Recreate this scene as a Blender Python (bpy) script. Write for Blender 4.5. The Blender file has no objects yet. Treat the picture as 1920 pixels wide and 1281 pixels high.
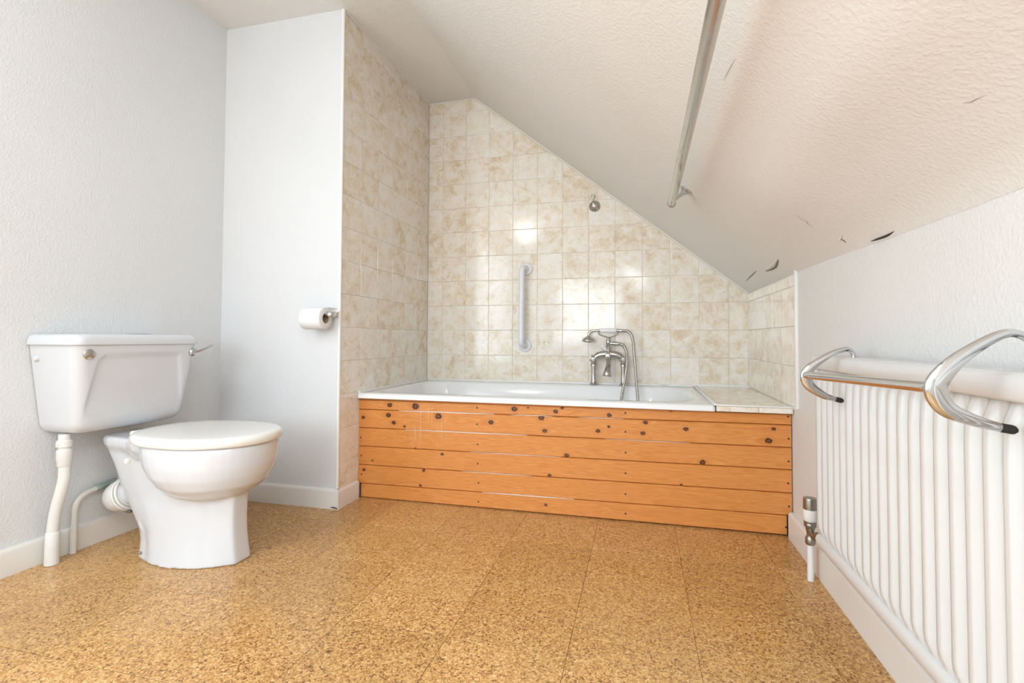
import bpy, bmesh, math, random
from mathutils import Vector, Matrix
random.seed(7)
scene = bpy.context.scene
COL = scene.collection

# ------------------------------------------------------------------ camera
CAM_H = 0.7561
YAW, PITCH, ROLL = 0.2411, 0.0265, 0.0040
FPX, CX, CY = 906.08, 978.62, 611.04
cam_d = bpy.data.cameras.new('camera'); cam = bpy.data.objects.new('camera', cam_d); COL.objects.link(cam)
cam_d.sensor_width = 36.0; cam_d.sensor_fit = 'HORIZONTAL'
cam_d.lens = FPX / 1920 * 36.0
cam_d.shift_x = -(CX - 960.0) / 1920
cam_d.shift_y = (CY - 640.5) / 1920
cam_d.clip_start = 0.02
fw = Vector((-math.sin(YAW) * math.cos(PITCH), math.cos(YAW) * math.cos(PITCH), math.sin(PITCH)))
rt = Vector((math.cos(YAW), math.sin(YAW), 0))
up = rt.cross(fw)
c, s = math.cos(ROLL), math.sin(ROLL)
rt2 = rt * c + up * s
up2 = -rt * s + up * c
M = Matrix((rt2, up2, -fw)).transposed().to_4x4()
M.translation = Vector((0, 0, CAM_H))
cam.matrix_world = M
scene.camera = cam

# ------------------------------------------------------------------ world, light, exposure
w = bpy.data.worlds.new('sky'); scene.world = w; w.use_nodes = True
bg = w.node_tree.nodes['Background']; bg.inputs[0].default_value = (0.75, 0.85, 1, 1); bg.inputs[1].default_value = 1.0
scene.view_settings.view_transform = 'Standard'
scene.view_settings.look = 'None'
scene.view_settings.gamma = 1.0
scene.view_settings.use_curve_mapping = False
scene.view_settings.exposure = 0.18

# room constants (metres)
XL, YS, XS, YB, XR = -1.9527, 1.9041, -1.3084, 2.822, 0.5668
ZC, XK, ZE, YP = 2.253, -0.9947, 1.0069, 2.071
YF = -1.7                      # wall behind the camera
T = 0.1524                     # wall tile pitch (six inch)
WIN = (-1.30, -0.30, 0.70, 1.68)       # window in the wall behind the camera: x0, x1, z0, z1
ADDED_WIN = (-1.60, 0.30, 0.40, 2.05)        # unseen opening added in the left wall to light the slope and right wall: y0, y1, z0, z1
SKY = (-0.17, 0.08, -0.90, 0.50)     # small roof window in the slope: x0, x1, y0, y1
SL = (ZC - ZE) / (XR - XK)
def slope_z(x): return ZE + (XR - x) * SL

def area(name, loc, rot, sx, sy, power, col):
    d = bpy.data.lights.new(name, 'AREA'); d.shape = 'RECTANGLE'; d.size = sx; d.size_y = sy; d.energy = power; d.color = col
    o = bpy.data.objects.new(name, d); COL.objects.link(o); o.location = loc; o.rotation_euler = rot
    return o
area('window_daylight', ((WIN[0] + WIN[1]) / 2, YF - 0.02, (WIN[2] + WIN[3]) / 2), (math.radians(90), 0, 0), WIN[1] - WIN[0] - .06, WIN[3] - WIN[2] - .06, 24, (0.80, 0.915, 1.0))
area('added_side_light', (XL - 0.02, (ADDED_WIN[0] + ADDED_WIN[1]) / 2, (ADDED_WIN[2] + ADDED_WIN[3]) / 2), (math.radians(90), 0, math.radians(-90)), ADDED_WIN[1] - ADDED_WIN[0] - .06, ADDED_WIN[3] - ADDED_WIN[2] - .06, 40, (0.80, 0.915, 1.0))  # added fill from the left for the sloping ceiling and right wall
_a = math.atan(SL)
area('roof_window_daylight', ((SKY[0] + SKY[1]) / 2 + 0.012 * math.sin(_a), (SKY[2] + SKY[3]) / 2, slope_z((SKY[0] + SKY[1]) / 2) + 0.012 * math.cos(_a)), (0, _a, 0), (SKY[1] - SKY[0]) / math.cos(_a) - .04, SKY[3] - SKY[2] - .04, 15, (0.81, 0.92, 1.0))
lamp_d = bpy.data.lights.new('ceiling_lamp', 'POINT'); lamp_d.energy = 11; lamp_d.shadow_soft_size = 0.13; lamp_d.color = (1.0, 0.97, 0.92)
lamp = bpy.data.objects.new('ceiling_lamp', lamp_d); COL.objects.link(lamp); lamp.location = (-1.42, -0.30, ZC - 0.15)

# ------------------------------------------------------------------ material helpers
def mat(name, base=(0.8, 0.8, 0.8), rough=0.5, metal=0.0, spec=0.5, coat=0.0):
    m = bpy.data.materials.new(name); m.use_nodes = True
    b = m.node_tree.nodes['Principled BSDF']
    b.inputs['Base Color'].default_value = (*base, 1); b.inputs['Roughness'].default_value = rough
    b.inputs['Metallic'].default_value = metal; b.inputs['Specular IOR Level'].default_value = spec
    b.inputs['Coat Weight'].default_value = coat; b.inputs['Coat Roughness'].default_value = 0.1
    return m
class NT:
    def __init__(self, m):
        self.t = m.node_tree; self.n = self.t.nodes; self.l = self.t.links; self.b = self.n['Principled BSDF']
    def add(self, typ, **kw):
        nd = self.n.new(typ)
        for k, v in kw.items():
            if k in ('operation', 'blend_type', 'feature', 'distance', 'data_type', 'noise_dimensions', 'voronoi_dimensions', 'bands_direction', 'wave_type', 'interpolation_type', 'clamp'):
                setattr(nd, k, v)
            else:
                nd.inputs[k].default_value = v
        return nd
    def link(self, a, b): self.l.new(a, b)
    def math(self, op, a, b=None, c=None):
        nd = self.n.new('ShaderNodeMath'); nd.operation = op
        for i, v in enumerate((a, b, c)):
            if v is None: continue
            if isinstance(v, (int, float)): nd.inputs[i].default_value = v
            else: self.link(v, nd.inputs[i])
        return nd.outputs[0]
    def ramp(self, fac, stops):
        nd = self.n.new('ShaderNodeValToRGB'); e = nd.color_ramp.elements
        while len(e) < len(stops): e.new(0.5)
        for i, (p, c) in enumerate(stops):
            e[i].position = p; e[i].color = (*c, 1) if len(c) == 3 else c
        self.link(fac, nd.inputs[0]); return nd.outputs[0]
    def mix(self, fac, a, b, blend='MIX'):
        nd = self.n.new('ShaderNodeMix'); nd.data_type = 'RGBA'; nd.blend_type = blend
        if isinstance(fac, (int, float)): nd.inputs[0].default_value = fac
        else: self.link(fac, nd.inputs[0])
        for i, v in ((6, a), (7, b)):
            if isinstance(v, tuple): nd.inputs[i].default_value = (*v, 1)
            else: self.link(v, nd.inputs[i])
        return nd.outputs[2]
    def noise(self, vec, scale, detail=3, rough=0.55, dist=0.0):
        nd = self.add('ShaderNodeTexNoise', Scale=scale, Detail=detail, Roughness=rough, Distortion=dist)
        if vec is not None: self.link(vec, nd.inputs['Vector'])
        return nd.outputs[0]
    def pos(self):
        return self.n.new('ShaderNodeNewGeometry').outputs['Position']
    def scalevec(self, vec, s):
        nd = self.n.new('ShaderNodeVectorMath'); nd.operation = 'MULTIPLY'; self.link(vec, nd.inputs[0]); nd.inputs[1].default_value = s
        return nd.outputs[0]
    def bump(self, h, strength=0.3, dist=0.002, prev=None):
        nd = self.add('ShaderNodeBump', Strength=strength, Distance=dist); self.link(h, nd.inputs['Height'])
        if prev is not None: self.link(prev, nd.inputs['Normal'])
        return nd.outputs[0]
    def color(self, c): self.link(c, self.b.inputs['Base Color'])
    def normal(self, c): self.link(c, self.b.inputs['Normal'])
def S(r, g, b):      # sRGB 0-255 to linear
    f = lambda v: (v / 255 / 12.92) if v / 255 <= 0.04045 else ((v / 255 + 0.055) / 1.055) ** 2.4
    return (f(r), f(g), f(b))

def paint(name, col, scale, strength, dist=0.002, rough=0.6, var=0.03):
    m = mat(name, col, rough, spec=0.3); t = NT(m); p = t.pos()
    n1 = t.noise(p, scale, 1.5, 0.5); n2 = t.noise(p, scale * 0.4, 1, 0.5)
    h = t.math('ADD', t.ramp(n1, [(0.42, (0, 0, 0)), (0.66, (1, 1, 1))]), t.math('MULTIPLY', n2, 0.8))
    t.normal(t.bump(h, strength, dist))
    big = t.noise(p, 1.7, 3)
    t.color(t.ramp(big, [(0.3, tuple(x * (1 - var) for x in col)), (0.7, tuple(min(1, x * (1 + var * .4)) for x in col))]))
    return m
MAT = {}
MAT['wall'] = paint('textured_wall_paint', (0.75, 0.757, 0.767), 130, 0.30, 0.0018)
MAT['wall_smooth'] = paint('wall_paint', (0.735, 0.74, 0.75), 120, 0.15, 0.0015)
MAT['ceiling'] = paint('ceiling_paint', (0.835, 0.812, 0.785), 120, 0.24, 0.0018, 0.6, 0.03)
MAT['rightwall'] = paint('right_wall_paint', (0.77, 0.755, 0.735), 120, 0.24, 0.0018)
MAT['gloss_white'] = mat('gloss_woodwork_paint', (0.80, 0.77, 0.73), 0.3)
MAT['white_trim'] = mat('white_plastic_trim', (0.85, 0.84, 0.82), 0.35)
MAT['grout'] = mat('grout', (0.80, 0.74, 0.65), 0.8)
MAT['subfloor'] = mat('subfloor', (0.17, 0.105, 0.05), 0.9)
MAT['porcelain'] = mat('porcelain', (0.675, 0.692, 0.725), 0.09, coat=0.3)
MAT['enamel'] = mat('bath_enamel', (0.88, 0.885, 0.89), 0.12)
MAT['seat'] = mat('seat_plastic', (0.82, 0.80, 0.76), 0.16)
MAT['pvc'] = mat('white_pvc', (0.80, 0.79, 0.77), 0.35)
MAT['pipe_paint'] = mat('painted_pipe', (0.76, 0.73, 0.67), 0.4)
MAT['chrome'] = mat('chrome', (0.62, 0.63, 0.64), 0.09, 1.0)
MAT['old_chrome'] = mat('aged_chrome', (0.52, 0.51, 0.485), 0.2, 1.0)
MAT['rail_chrome'] = mat('pitted_chrome', (0.62, 0.60, 0.57), 0.25, 1.0)
MAT['dark_steel'] = mat('dark_steel', (0.36, 0.34, 0.31), 0.35, 1.0)
MAT['black_rubber'] = mat('black_rubber', (0.012, 0.012, 0.013), 0.55)
MAT['radiator'] = mat('radiator_enamel', (0.68, 0.67, 0.655), 0.28)
MAT['dark'] = mat('dark_gap', (0.05, 0.04, 0.03), 0.9)
MAT['crack'] = mat('crack_shadow', (0.22, 0.18, 0.13), 0.9)
MAT['ceramic_white'] = mat('white_ceramic', (0.85, 0.85, 0.85), 0.12)
MAT['grab'] = mat('grab_rail_plastic', (0.82, 0.83, 0.87), 0.3)
MAT['paper'] = mat('tissue_paper', (0.86, 0.86, 0.86), 0.9, spec=0.1)
MAT['card'] = mat('cardboard_core', (0.45, 0.33, 0.22), 0.9)
MAT['screw'] = mat('screw_head', (0.05, 0.03, 0.02), 0.6)
MAT['verdigris'] = mat('copper_verdigris', (0.34, 0.42, 0.37), 0.6, 0.2)
MAT['frosted'] = mat('frosted_glass', (0.9, 0.95, 0.95), 0.5)
MAT['frosted'].node_tree.nodes['Principled BSDF'].inputs['Transmission Weight'].default_value = 0.9

def pitted(m, a, b):
    t = NT(m); p = t.pos()
    n = t.noise(t.scalevec(p, (1, 0.06, 1)), 120, 3)
    t.color(t.ramp(n, [(0.30, a), (0.45, b)]))
    t.link(t.ramp(t.noise(p, 30, 3), [(0.3, (0.16,) * 3), (0.7, (0.26,) * 3)]), t.b.inputs['Roughness'])
pitted(MAT['rail_chrome'], S(150, 143, 133), S(205, 202, 196))

def tile_material():
    m = mat('marbled_wall_tile', (0.8, 0.75, 0.65), 0.10); t = NT(m)
    tc = t.n.new('ShaderNodeTexCoord'); oi = t.n.new('ShaderNodeObjectInfo')
    off = t.n.new('ShaderNodeVectorMath'); off.operation = 'SCALE'; off.inputs[0].default_value = (37.0, 91.0, 53.0); t.link(oi.outputs['Random'], off.inputs['Scale'])
    ad = t.n.new('ShaderNodeVectorMath'); ad.operation = 'ADD'; t.link(tc.outputs['Object'], ad.inputs[0]); t.link(off.outputs[0], ad.inputs[1])
    v = ad.outputs[0]
    big = t.noise(v, 16, 5, 0.68, 0.5)
    fine = t.noise(v, 60, 5, 0.75, 0.8)
    vein = t.noise(v, 24, 4, 0.7, 2.2)
    fac = t.math('ADD', t.math('MULTIPLY', big, 0.55), t.math('ADD', t.math('MULTIPLY', fine, 0.27), t.math('MULTIPLY', t.math('SUBTRACT', oi.outputs['Random'], 0.5), 0.07)))
    col = t.ramp(fac, [(0.24, S(212, 188, 160)), (0.33, S(228, 211, 187)), (0.385, S(238, 227, 210)), (0.44, S(243, 236, 226)), (0.54, S(246, 243, 239))])
    veinf = t.ramp(t.math('ABSOLUTE', t.math('SUBTRACT', vein, 0.5)), [(0.0, (1, 1, 1)), (0.022, (0, 0, 0))])
    col = t.mix(t.math('MULTIPLY', veinf, 0.35), col, S(206, 182, 150))
    t.color(col)
    t.normal(t.bump(t.noise(v, 7, 2), 0.12, 0.004))
    return m
MAT['tile'] = tile_material()

def cork_material():
    m = mat('varnished_cork', (0.5, 0.3, 0.12), 0.3); t = NT(m)
    tc = t.n.new('ShaderNodeTexCoord'); oi = t.n.new('ShaderNodeObjectInfo')
    off = t.n.new('ShaderNodeVectorMath'); off.operation = 'SCALE'; off.inputs[0].default_value = (17.0, 31.0, 53.0); t.link(oi.outputs['Random'], off.inputs['Scale'])
    ad = t.n.new('ShaderNodeVectorMath'); ad.operation = 'ADD'; t.link(tc.outputs['Object'], ad.inputs[0]); t.link(off.outputs[0], ad.inputs[1])
    v = ad.outputs[0]
    warp = t.n.new('ShaderNodeTexNoise'); warp.inputs['Scale'].default_value = 70; t.link(v, warp.inputs['Vector'])
    wv = t.n.new('ShaderNodeVectorMath'); wv.operation = 'MULTIPLY_ADD'; t.link(warp.outputs['Color'], wv.inputs[0]); wv.inputs[1].default_value = (.008, .008, .008); t.link(v, wv.inputs[2])
    vo = t.add('ShaderNodeTexVoronoi', Scale=290.0); t.link(wv.outputs[0], vo.inputs['Vector'])
    sep = t.n.new('ShaderNodeSeparateColor'); t.link(vo.outputs['Color'], sep.inputs[0])
    vo2 = t.add('ShaderNodeTexVoronoi', Scale=150.0); t.link(wv.outputs[0], vo2.inputs['Vector'])
    sep2 = t.n.new('ShaderNodeSeparateColor'); t.link(vo2.outputs['Color'], sep2.inputs[0])
    mixf = t.math('ADD', t.math('MULTIPLY', sep.outputs[0], 0.6), t.math('MULTIPLY', sep2.outputs[0], 0.4))
    col = t.ramp(mixf, [(0.08, S(112, 70, 34)), (0.22, S(168, 116, 62)), (0.42, S(200, 149, 86)), (0.7, S(217, 169, 105)), (0.92, S(236, 198, 140))])
    col = t.mix(t.ramp(t.noise(v, 150, 3, 0.7), [(0.35, (1, 1, 1)), (0.42, (0, 0, 0))]), col, S(98, 60, 30))
    tint = t.ramp(oi.outputs['Random'], [(0.0, (0.86, 0.85, 0.82)), (0.5, (0.96, 0.95, 0.93)), (1.0, (1.04, 1.06, 1.1))])
    col = t.mix(1.0, col, tint, 'MULTIPLY')
    wear = t.noise(t.pos(), 1.3, 4)
    col = t.mix(t.math('MULTIPLY', t.ramp(wear, [(0.42, (0, 0, 0)), (0.66, (1, 1, 1))]), 0.18), col, S(226, 190, 142))
    t.color(col)
    t.link(t.ramp(t.noise(t.pos(), 3.0, 4), [(0.3, (0.22,) * 3), (0.7, (0.36,) * 3)]), t.b.inputs['Roughness'])
    return m
MAT['cork'] = cork_material()

KNOTS = [(-1.146, 0.441, 0.0097), (-1.015, 0.44, 0.0134), (-0.541, 0.446, 0.0103), (-0.479, 0.454, 0.0036), (-0.357, 0.442, 0.0081), (-0.329, 0.459, 0.0058), (-0.408, 0.469, 0.0047), (-1.285, 0.378, 0.0071), (-1.153, 0.394, 0.0097), (-1.125, 0.36, 0.0082), (-0.9, 0.399, 0.0131), (-1.069, 0.345, 0.0054), (-0.648, 0.383, 0.0093), (-0.42, 0.413, 0.0106), (-0.404, 0.357, 0.0082), (-1.013, 0.247, 0.0033), (-0.309, 0.257, 0.008), (-0.88, 0.228, 0.0058), (-1.234, 0.177, 0.0035), (-0.383, 0.167, 0.0058), (-1.278, 0.131, 0.0064), (-0.97, 0.148, 0.006), (-0.987, 0.078, 0.0053), (-0.399, 0.04, 0.0052), (-0.129, 0.436, 0.0076), (0.118, 0.467, 0.0066), (-0.177, 0.368, 0.0077), (-0.131, 0.388, 0.0053), (0.018, 0.412, 0.0073), (0.008, 0.368, 0.0079), (0.176, 0.393, 0.0076), (0.501, 0.409, 0.0065), (0.482, 0.362, 0.01), (0.24, 0.263, 0.0091), (0.158, 0.167, 0.0043), (0.572, 0.212, 0.0049)]
NAILS = [(-0.714, 0.445), (-0.713, 0.371), (-1.296, 0.282), (-0.71, 0.282), (-1.293, 0.196), (-0.709, 0.197), (-1.29, 0.108), (-0.705, 0.111), (-0.705, 0.028), (-0.063, 0.448), (0.552, 0.459), (-0.063, 0.37), (0.553, 0.374), (-0.062, 0.284), (0.552, 0.287), (-0.063, 0.199), (0.55, 0.203), (-0.063, 0.113), (0.552, 0.115), (-0.063, 0.033), (0.541, 0.035)]

def wood_material(name, seed, z0, z1, knots):
    m = mat(name, (0.7, 0.35, 0.1), 0.33); t = NT(m); p = t.pos()
    sep = t.n.new('ShaderNodeSeparateXYZ'); t.link(p, sep.inputs[0])
    X, Z = sep.outputs[0], sep.outputs[2]
    dist = None; bend = None
    for (kx, kz, r) in [(q[0], q[1], q[2] * .82) for q in knots]:
        dx = t.math('MULTIPLY', t.math('SUBTRACT', X, kx), 0.8); dz = t.math('SUBTRACT', Z, kz)
        d = t.math('DIVIDE', t.math('SQRT', t.math('ADD', t.math('MULTIPLY', dx, dx), t.math('MULTIPLY', dz, dz))), r)
        dist = d if dist is None else t.math('MINIMUM', dist, d)
        dxl = t.math('MULTIPLY', t.math('SUBTRACT', X, kx), 0.25)
        q = t.math('ADD', t.math('MULTIPLY', dxl, dxl), t.math('MULTIPLY', dz, dz))
        b = t.math('DIVIDE', t.math('MULTIPLY', dz, r * r * 3.0), t.math('ADD', q, r * r * 1.2))
        bend = b if bend is None else t.math('ADD', bend, b)
    zz = Z if bend is None else t.math('SUBTRACT', Z, bend)
    cmb = t.n.new('ShaderNodeCombineXYZ')
    t.link(t.math('MULTIPLY', X, 0.055), cmb.inputs[0]); cmb.inputs[1].default_value = seed * 3.7; t.link(zz, cmb.inputs[2])
    v = cmb.outputs[0]
    big = t.noise(v, 26, 2, 0.5, 0.3)
    rings = t.math('FRACT', t.math('MULTIPLY', big, 9.0))
    ringd = t.ramp(rings, [(0.0, (0, 0, 0)), (0.75, (0.55, 0.55, 0.55)), (0.93, (1, 1, 1)), (1.0, (0, 0, 0))])
    fine = t.noise(v, 330, 3, 0.6)
    col = t.ramp(fine, [(0.29, S(207, 131, 65)), (0.71, S(235, 164, 92))])
    col = t.mix(t.math('MULTIPLY', ringd, 0.36), col, S(188, 106, 46))
    col = t.mix(t.math('MULTIPLY', t.noise(p, 2.2, 2), 0.25), col, S(206, 130, 66))
    if dist is not None:
        wob = t.math('ADD', dist, t.math('MULTIPLY', t.math('SUBTRACT', t.noise(p, 190, 3), 0.5), 1.5))
        halo = t.ramp(wob, [(0.0, (1, 1, 1)), (0.32, (0, 0, 0))]); 
        kd = t.n.new('ShaderNodeMapRange'); t.link(wob, kd.inputs[0]); kd.inputs[1].default_value = 1.0; kd.inputs[2].default_value = 1.45; kd.inputs[3].default_value = 1.0; kd.inputs[4].default_value = 0.0
        kin = t.n.new('ShaderNodeMapRange'); t.link(wob, kin.inputs[0]); kin.inputs[1].default_value = 0.35; kin.inputs[2].default_value = 0.85; kin.inputs[3].default_value = 0.0; kin.inputs[4].default_value = 1.0
        kh = t.n.new('ShaderNodeMapRange'); t.link(wob, kh.inputs[0]); kh.inputs[1].default_value = 1.2; kh.inputs[2].default_value = 3.2; kh.inputs[3].default_value = 0.3; kh.inputs[4].default_value = 0.0
        col = t.mix(kh.outputs[0], col, S(184, 106, 50))
        kcol = t.mix(kin.outputs[0], S(128, 72, 40), S(46, 22, 14))
        col = t.mix(kd.outputs[0], col, kcol)
    # dried white drips near the left third of the boards
    cm2 = t.n.new('ShaderNodeCombineXYZ'); t.link(X, cm2.inputs[0]); t.link(t.math('MULTIPLY', Z, 0.03), cm2.inputs[2])
    dr = t.ramp(t.noise(cm2.outputs[0], 150, 3, 0.6), [(0.56, (0, 0, 0)), (0.70, (1, 1, 1))])
    bx = t.n.new('ShaderNodeMapRange'); t.link(t.math('ABSOLUTE', t.math('SUBTRACT', X, -0.965)), bx.inputs[0]); bx.inputs[1].default_value = 0.03; bx.inputs[2].default_value = 0.12; bx.inputs[3].default_value = 1.0; bx.inputs[4].default_value = 0.0
    bz = t.n.new('ShaderNodeMapRange'); t.link(Z, bz.inputs[0]); bz.inputs[1].default_value = 0.13; bz.inputs[2].default_value = 0.30; bz.inputs[3].default_value = 0.0; bz.inputs[4].default_value = 1.0
    col = t.mix(t.math('MULTIPLY', t.math('MULTIPLY', dr, 0.42), t.math('MULTIPLY', bx.outputs[0], bz.outputs[0])), col, S(240, 226, 206))
    t.color(col)
    t.normal(t.bump(fine, 0.12, 0.001))
    return m

# ------------------------------------------------------------------ geometry helpers
def link_props(o, label=None, cat=None, group=None, kind=None):
    if label: o['label'] = label
    if cat: o['category'] = cat
    if group: o['group'] = group
    if kind: o['kind'] = kind
    return o
class MB:
    def __init__(self): self.v = []; self.f = []
    def add(self, verts, faces):
        n = len(self.v); self.v += [tuple(x) for x in verts]; self.f += [tuple(i + n for i in f) for f in faces]
        return self
    def box(self, x0, x1, y0, y1, z0, z1):
        return self.add([(x0, y0, z0), (x1, y0, z0), (x1, y1, z0), (x0, y1, z0), (x0, y0, z1), (x1, y0, z1), (x1, y1, z1), (x0, y1, z1)],
                        [(0, 3, 2, 1), (4, 5, 6, 7), (0, 1, 5, 4), (1, 2, 6, 5), (2, 3, 7, 6), (3, 0, 4, 7)])
    def loft(self, rings, cap0=True, cap1=True):
        n = len(rings[0]); vs = [p for r in rings for p in r]; fs = []
        for i in range(len(rings) - 1):
            for j in range(n):
                k = (j + 1) % n
                fs.append((i * n + j, i * n + k, (i + 1) * n + k, (i + 1) * n + j))
        if cap0: fs.append(tuple(reversed(range(n))))
        if cap1: fs.append(tuple(range((len(rings) - 1) * n, len(rings) * n)))
        return self.add(vs, fs)
    def tube(self, pts, rad, n=14, caps=True, flat=None):
        """sweep; rad float or list of floats or (a,b) pairs; flat = fixed side vector for elliptical sections"""
        pts = [Vector(p) for p in pts]; m = len(pts)
        if not isinstance(rad, (list, tuple)): rad = [rad] * m
        rings = []; prev = None
        for i, p in enumerate(pts):
            tg = (pts[min(i + 1, m - 1)] - pts[max(i - 1, 0)]).normalized()
            if flat is not None: a = (Vector(flat) - tg * Vector(flat).dot(tg)).normalized()
            elif prev is None:
                a = tg.orthogonal().normalized()
            else:
                a = (prev - tg * prev.dot(tg)).normalized()
            prev = a; b = tg.cross(a)
            r = rad[i]; ra, rb = (r if isinstance(r, (tuple, list)) else (r, r))
            rings.append([p + a * ra * math.cos(2 * math.pi * k / n) + b * rb * math.sin(2 * math.pi * k / n) for k in range(n)])
        return self.loft(rings, caps, caps)
    def lathe(self, prof, org, axis=(0, 0, 1), n=24, caps=True):
        ax = Vector(axis).normalized(); a = ax.orthogonal().normalized(); b = ax.cross(a); o = Vector(org)
        rings = [[o + ax * h + a * r * math.cos(2 * math.pi * k / n) + b * r * math.sin(2 * math.pi * k / n) for k in range(n)] for r, h in prof]
        return self.loft(rings, caps, caps)
    def build(self, name, m, parent=None, smooth=True, angle=38, bevel=0, seg=2):
        bm = bmesh.new(); vs = [bm.verts.new(p) for p in self.v]
        for f in self.f:
            try: bm.faces.new([vs[i] for i in f])
            except ValueError: pass
        bmesh.ops.recalc_face_normals(bm, faces=bm.faces)
        if bevel: bmesh.ops.bevel(bm, geom=list(bm.edges), offset=bevel, segments=seg, affect='EDGES', profile=0.5)
        me = bpy.data.meshes.new(name); bm.to_mesh(me); bm.free()
        if smooth:
            for p in me.polygons: p.use_smooth = True
            me.set_sharp_from_angle(angle=math.radians(angle))
        me.materials.append(MAT[m] if isinstance(m, str) else m)
        o = bpy.data.objects.new(name, me); COL.objects.link(o)
        if parent is not None: put_parent(o, parent)
        return o
def put_parent(o, parent):
    o.parent = parent
    o.matrix_parent_inverse = world_of(parent).inverted()
def world_of(o):
    mm = Matrix.LocRotScale(o.location, o.rotation_euler, o.scale)
    return mm if o.parent is None else world_of(o.parent) @ o.matrix_parent_inverse @ mm
def empty(name, loc, label, cat, group=None):
    o = bpy.data.objects.new(name, None); COL.objects.link(o); o.location = loc; o.empty_display_size = 0.05
    return link_props(o, label, cat, group)
def smoothpath(pts, n=8):
    """Catmull-Rom through the points"""
    P = [Vector(p) for p in pts]; P = [P[0] * 2 - P[1]] + P + [P[-1] * 2 - P[-2]]; out = []
    for i in range(1, len(P) - 2):
        for k in range(n):
            t = k / n; a, b, c_, d = P[i - 1], P[i], P[i + 1], P[i + 2]
            out.append(0.5 * ((2 * b) + (-a + c_) * t + (2 * a - 5 * b + 4 * c_ - d) * t * t + (-a + 3 * b - 3 * c_ + d) * t ** 3))
    out.append(P[-2]); return out
def rrect(x0, x1, y0, y1, r, z, n=8):
    """rounded rectangle ring, counter-clockwise; r float or four radii (x1y0, x1y1, x0y1, x0y0)"""
    rs = r if isinstance(r, (list, tuple)) else (r,) * 4; out = []
    for (cx, cy, a0, q) in ((x1 - rs[0], y0 + rs[0], -90, rs[0]), (x1 - rs[1], y1 - rs[1], 0, rs[1]), (x0 + rs[2], y1 - rs[2], 90, rs[2]), (x0 + rs[3], y0 + rs[3], 180, rs[3])):
        for k in range(n + 1):
            a = math.radians(a0 + 90 * k / n); out.append((cx + q * math.cos(a), cy + q * math.sin(a), z))
    return out
def structure(o): o['kind'] = 'structure'; return o

# ------------------------------------------------------------------ room shell
structure(MB().box(XL - .1, XR + .1, YF - .1, YB + .1, -0.12, -0.0035).build('floor', 'subfloor', smooth=False))
floor = bpy.data.objects['floor']
mb = MB(); ya_, yb_, za_, zb_ = ADDED_WIN
mb.box(XL - .1, XL, YF - .1, ya_, -.1, ZC + .1); mb.box(XL - .1, XL, yb_, YS + .05, -.1, ZC + .1)
mb.box(XL - .1, XL, ya_, yb_, -.1, za_); mb.box(XL - .1, XL, ya_, yb_, zb_, ZC + .1)
structure(mb.build('wall_left', 'wall', smooth=False))
wl = MB()
for b in ((ya_, ya_ + .05, za_, zb_), (yb_ - .05, yb_, za_, zb_), (ya_, yb_, za_, za_ + .05), (ya_, yb_, zb_ - .05, zb_)): wl.box(XL - .09, XL - .05, b[0], b[1], b[2], b[3])
added_win = structure(wl.build('added_window', 'gloss_white', smooth=False))  # frame of the added opening, out of view
MB().box(XL - .075, XL - .065, ya_ + .05, yb_ - .05, za_ + .05, zb_ - .05).build('pane', 'frosted', added_win, smooth=False)
wall_stub = structure(MB().box(XL - .1, XS - .006, YS, YB + .1, -.1, ZC + .1).build('wall_back_left', 'wall_smooth', smooth=False))
# back wall with the sloping top
zt = slope_z(XR + .1) + .05
bk = [(XS - .05, -.1), (XR + .1, -.1), (XR + .1, zt), (XK, ZC + .1), (XS - .05, ZC + .1)]
y0 = YB + .0024
mb = MB(); n5 = len(bk)
mb.add([(x, y0, z) for x, z in bk] + [(x, y0 + .1, z) for x, z in bk], [tuple(range(n5)), tuple(range(n5, 2 * n5))] + [(i, (i + 1) % n5, n5 + (i + 1) % n5, n5 + i) for i in range(n5)])
wall_back = structure(mb.build('wall_back', 'grout', smooth=False))
wall_right = structure(MB().box(XR, XR + .1, YF - .1, YB + .1, -.1, ZE + .06).build('wall_right', 'rightwall', smooth=False))
# wall behind the camera with its window opening
mb = MB(); x0, x1, z0, z1 = WIN
mb.box(XL - .1, x0, YF - .1, YF, -.1, ZC + .1); mb.box(x1, XR + .1, YF - .1, YF, -.1, ZC + .1)
mb.box(x0, x1, YF - .1, YF, -.1, z0); mb.box(x0, x1, YF - .1, YF, z1, ZC + .1)
structure(mb.build('wall_front', 'wall', smooth=False))
wf = MB()
for b in ((x0, x0 + .05, z0, z1), (x1 - .05, x1, z0, z1), (x0, x1, z0, z0 + .05), (x0, x1, z1 - .05, z1)): wf.box(b[0], b[1], YF - .09, YF - .05, b[2], b[3])
win = structure(wf.build('window_1', 'gloss_white', smooth=False))
MB().box(x0 + .05, x1 - .05, YF - .075, YF - .065, z0 + .05, z1 - .05).build('pane', 'frosted', win, smooth=False)
# flat ceiling
structure(MB().box(XL - .1, XK + .01, YF - .1, YB + .1, ZC, ZC + .1).build('ceiling', 'ceiling', smooth=False))
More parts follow.
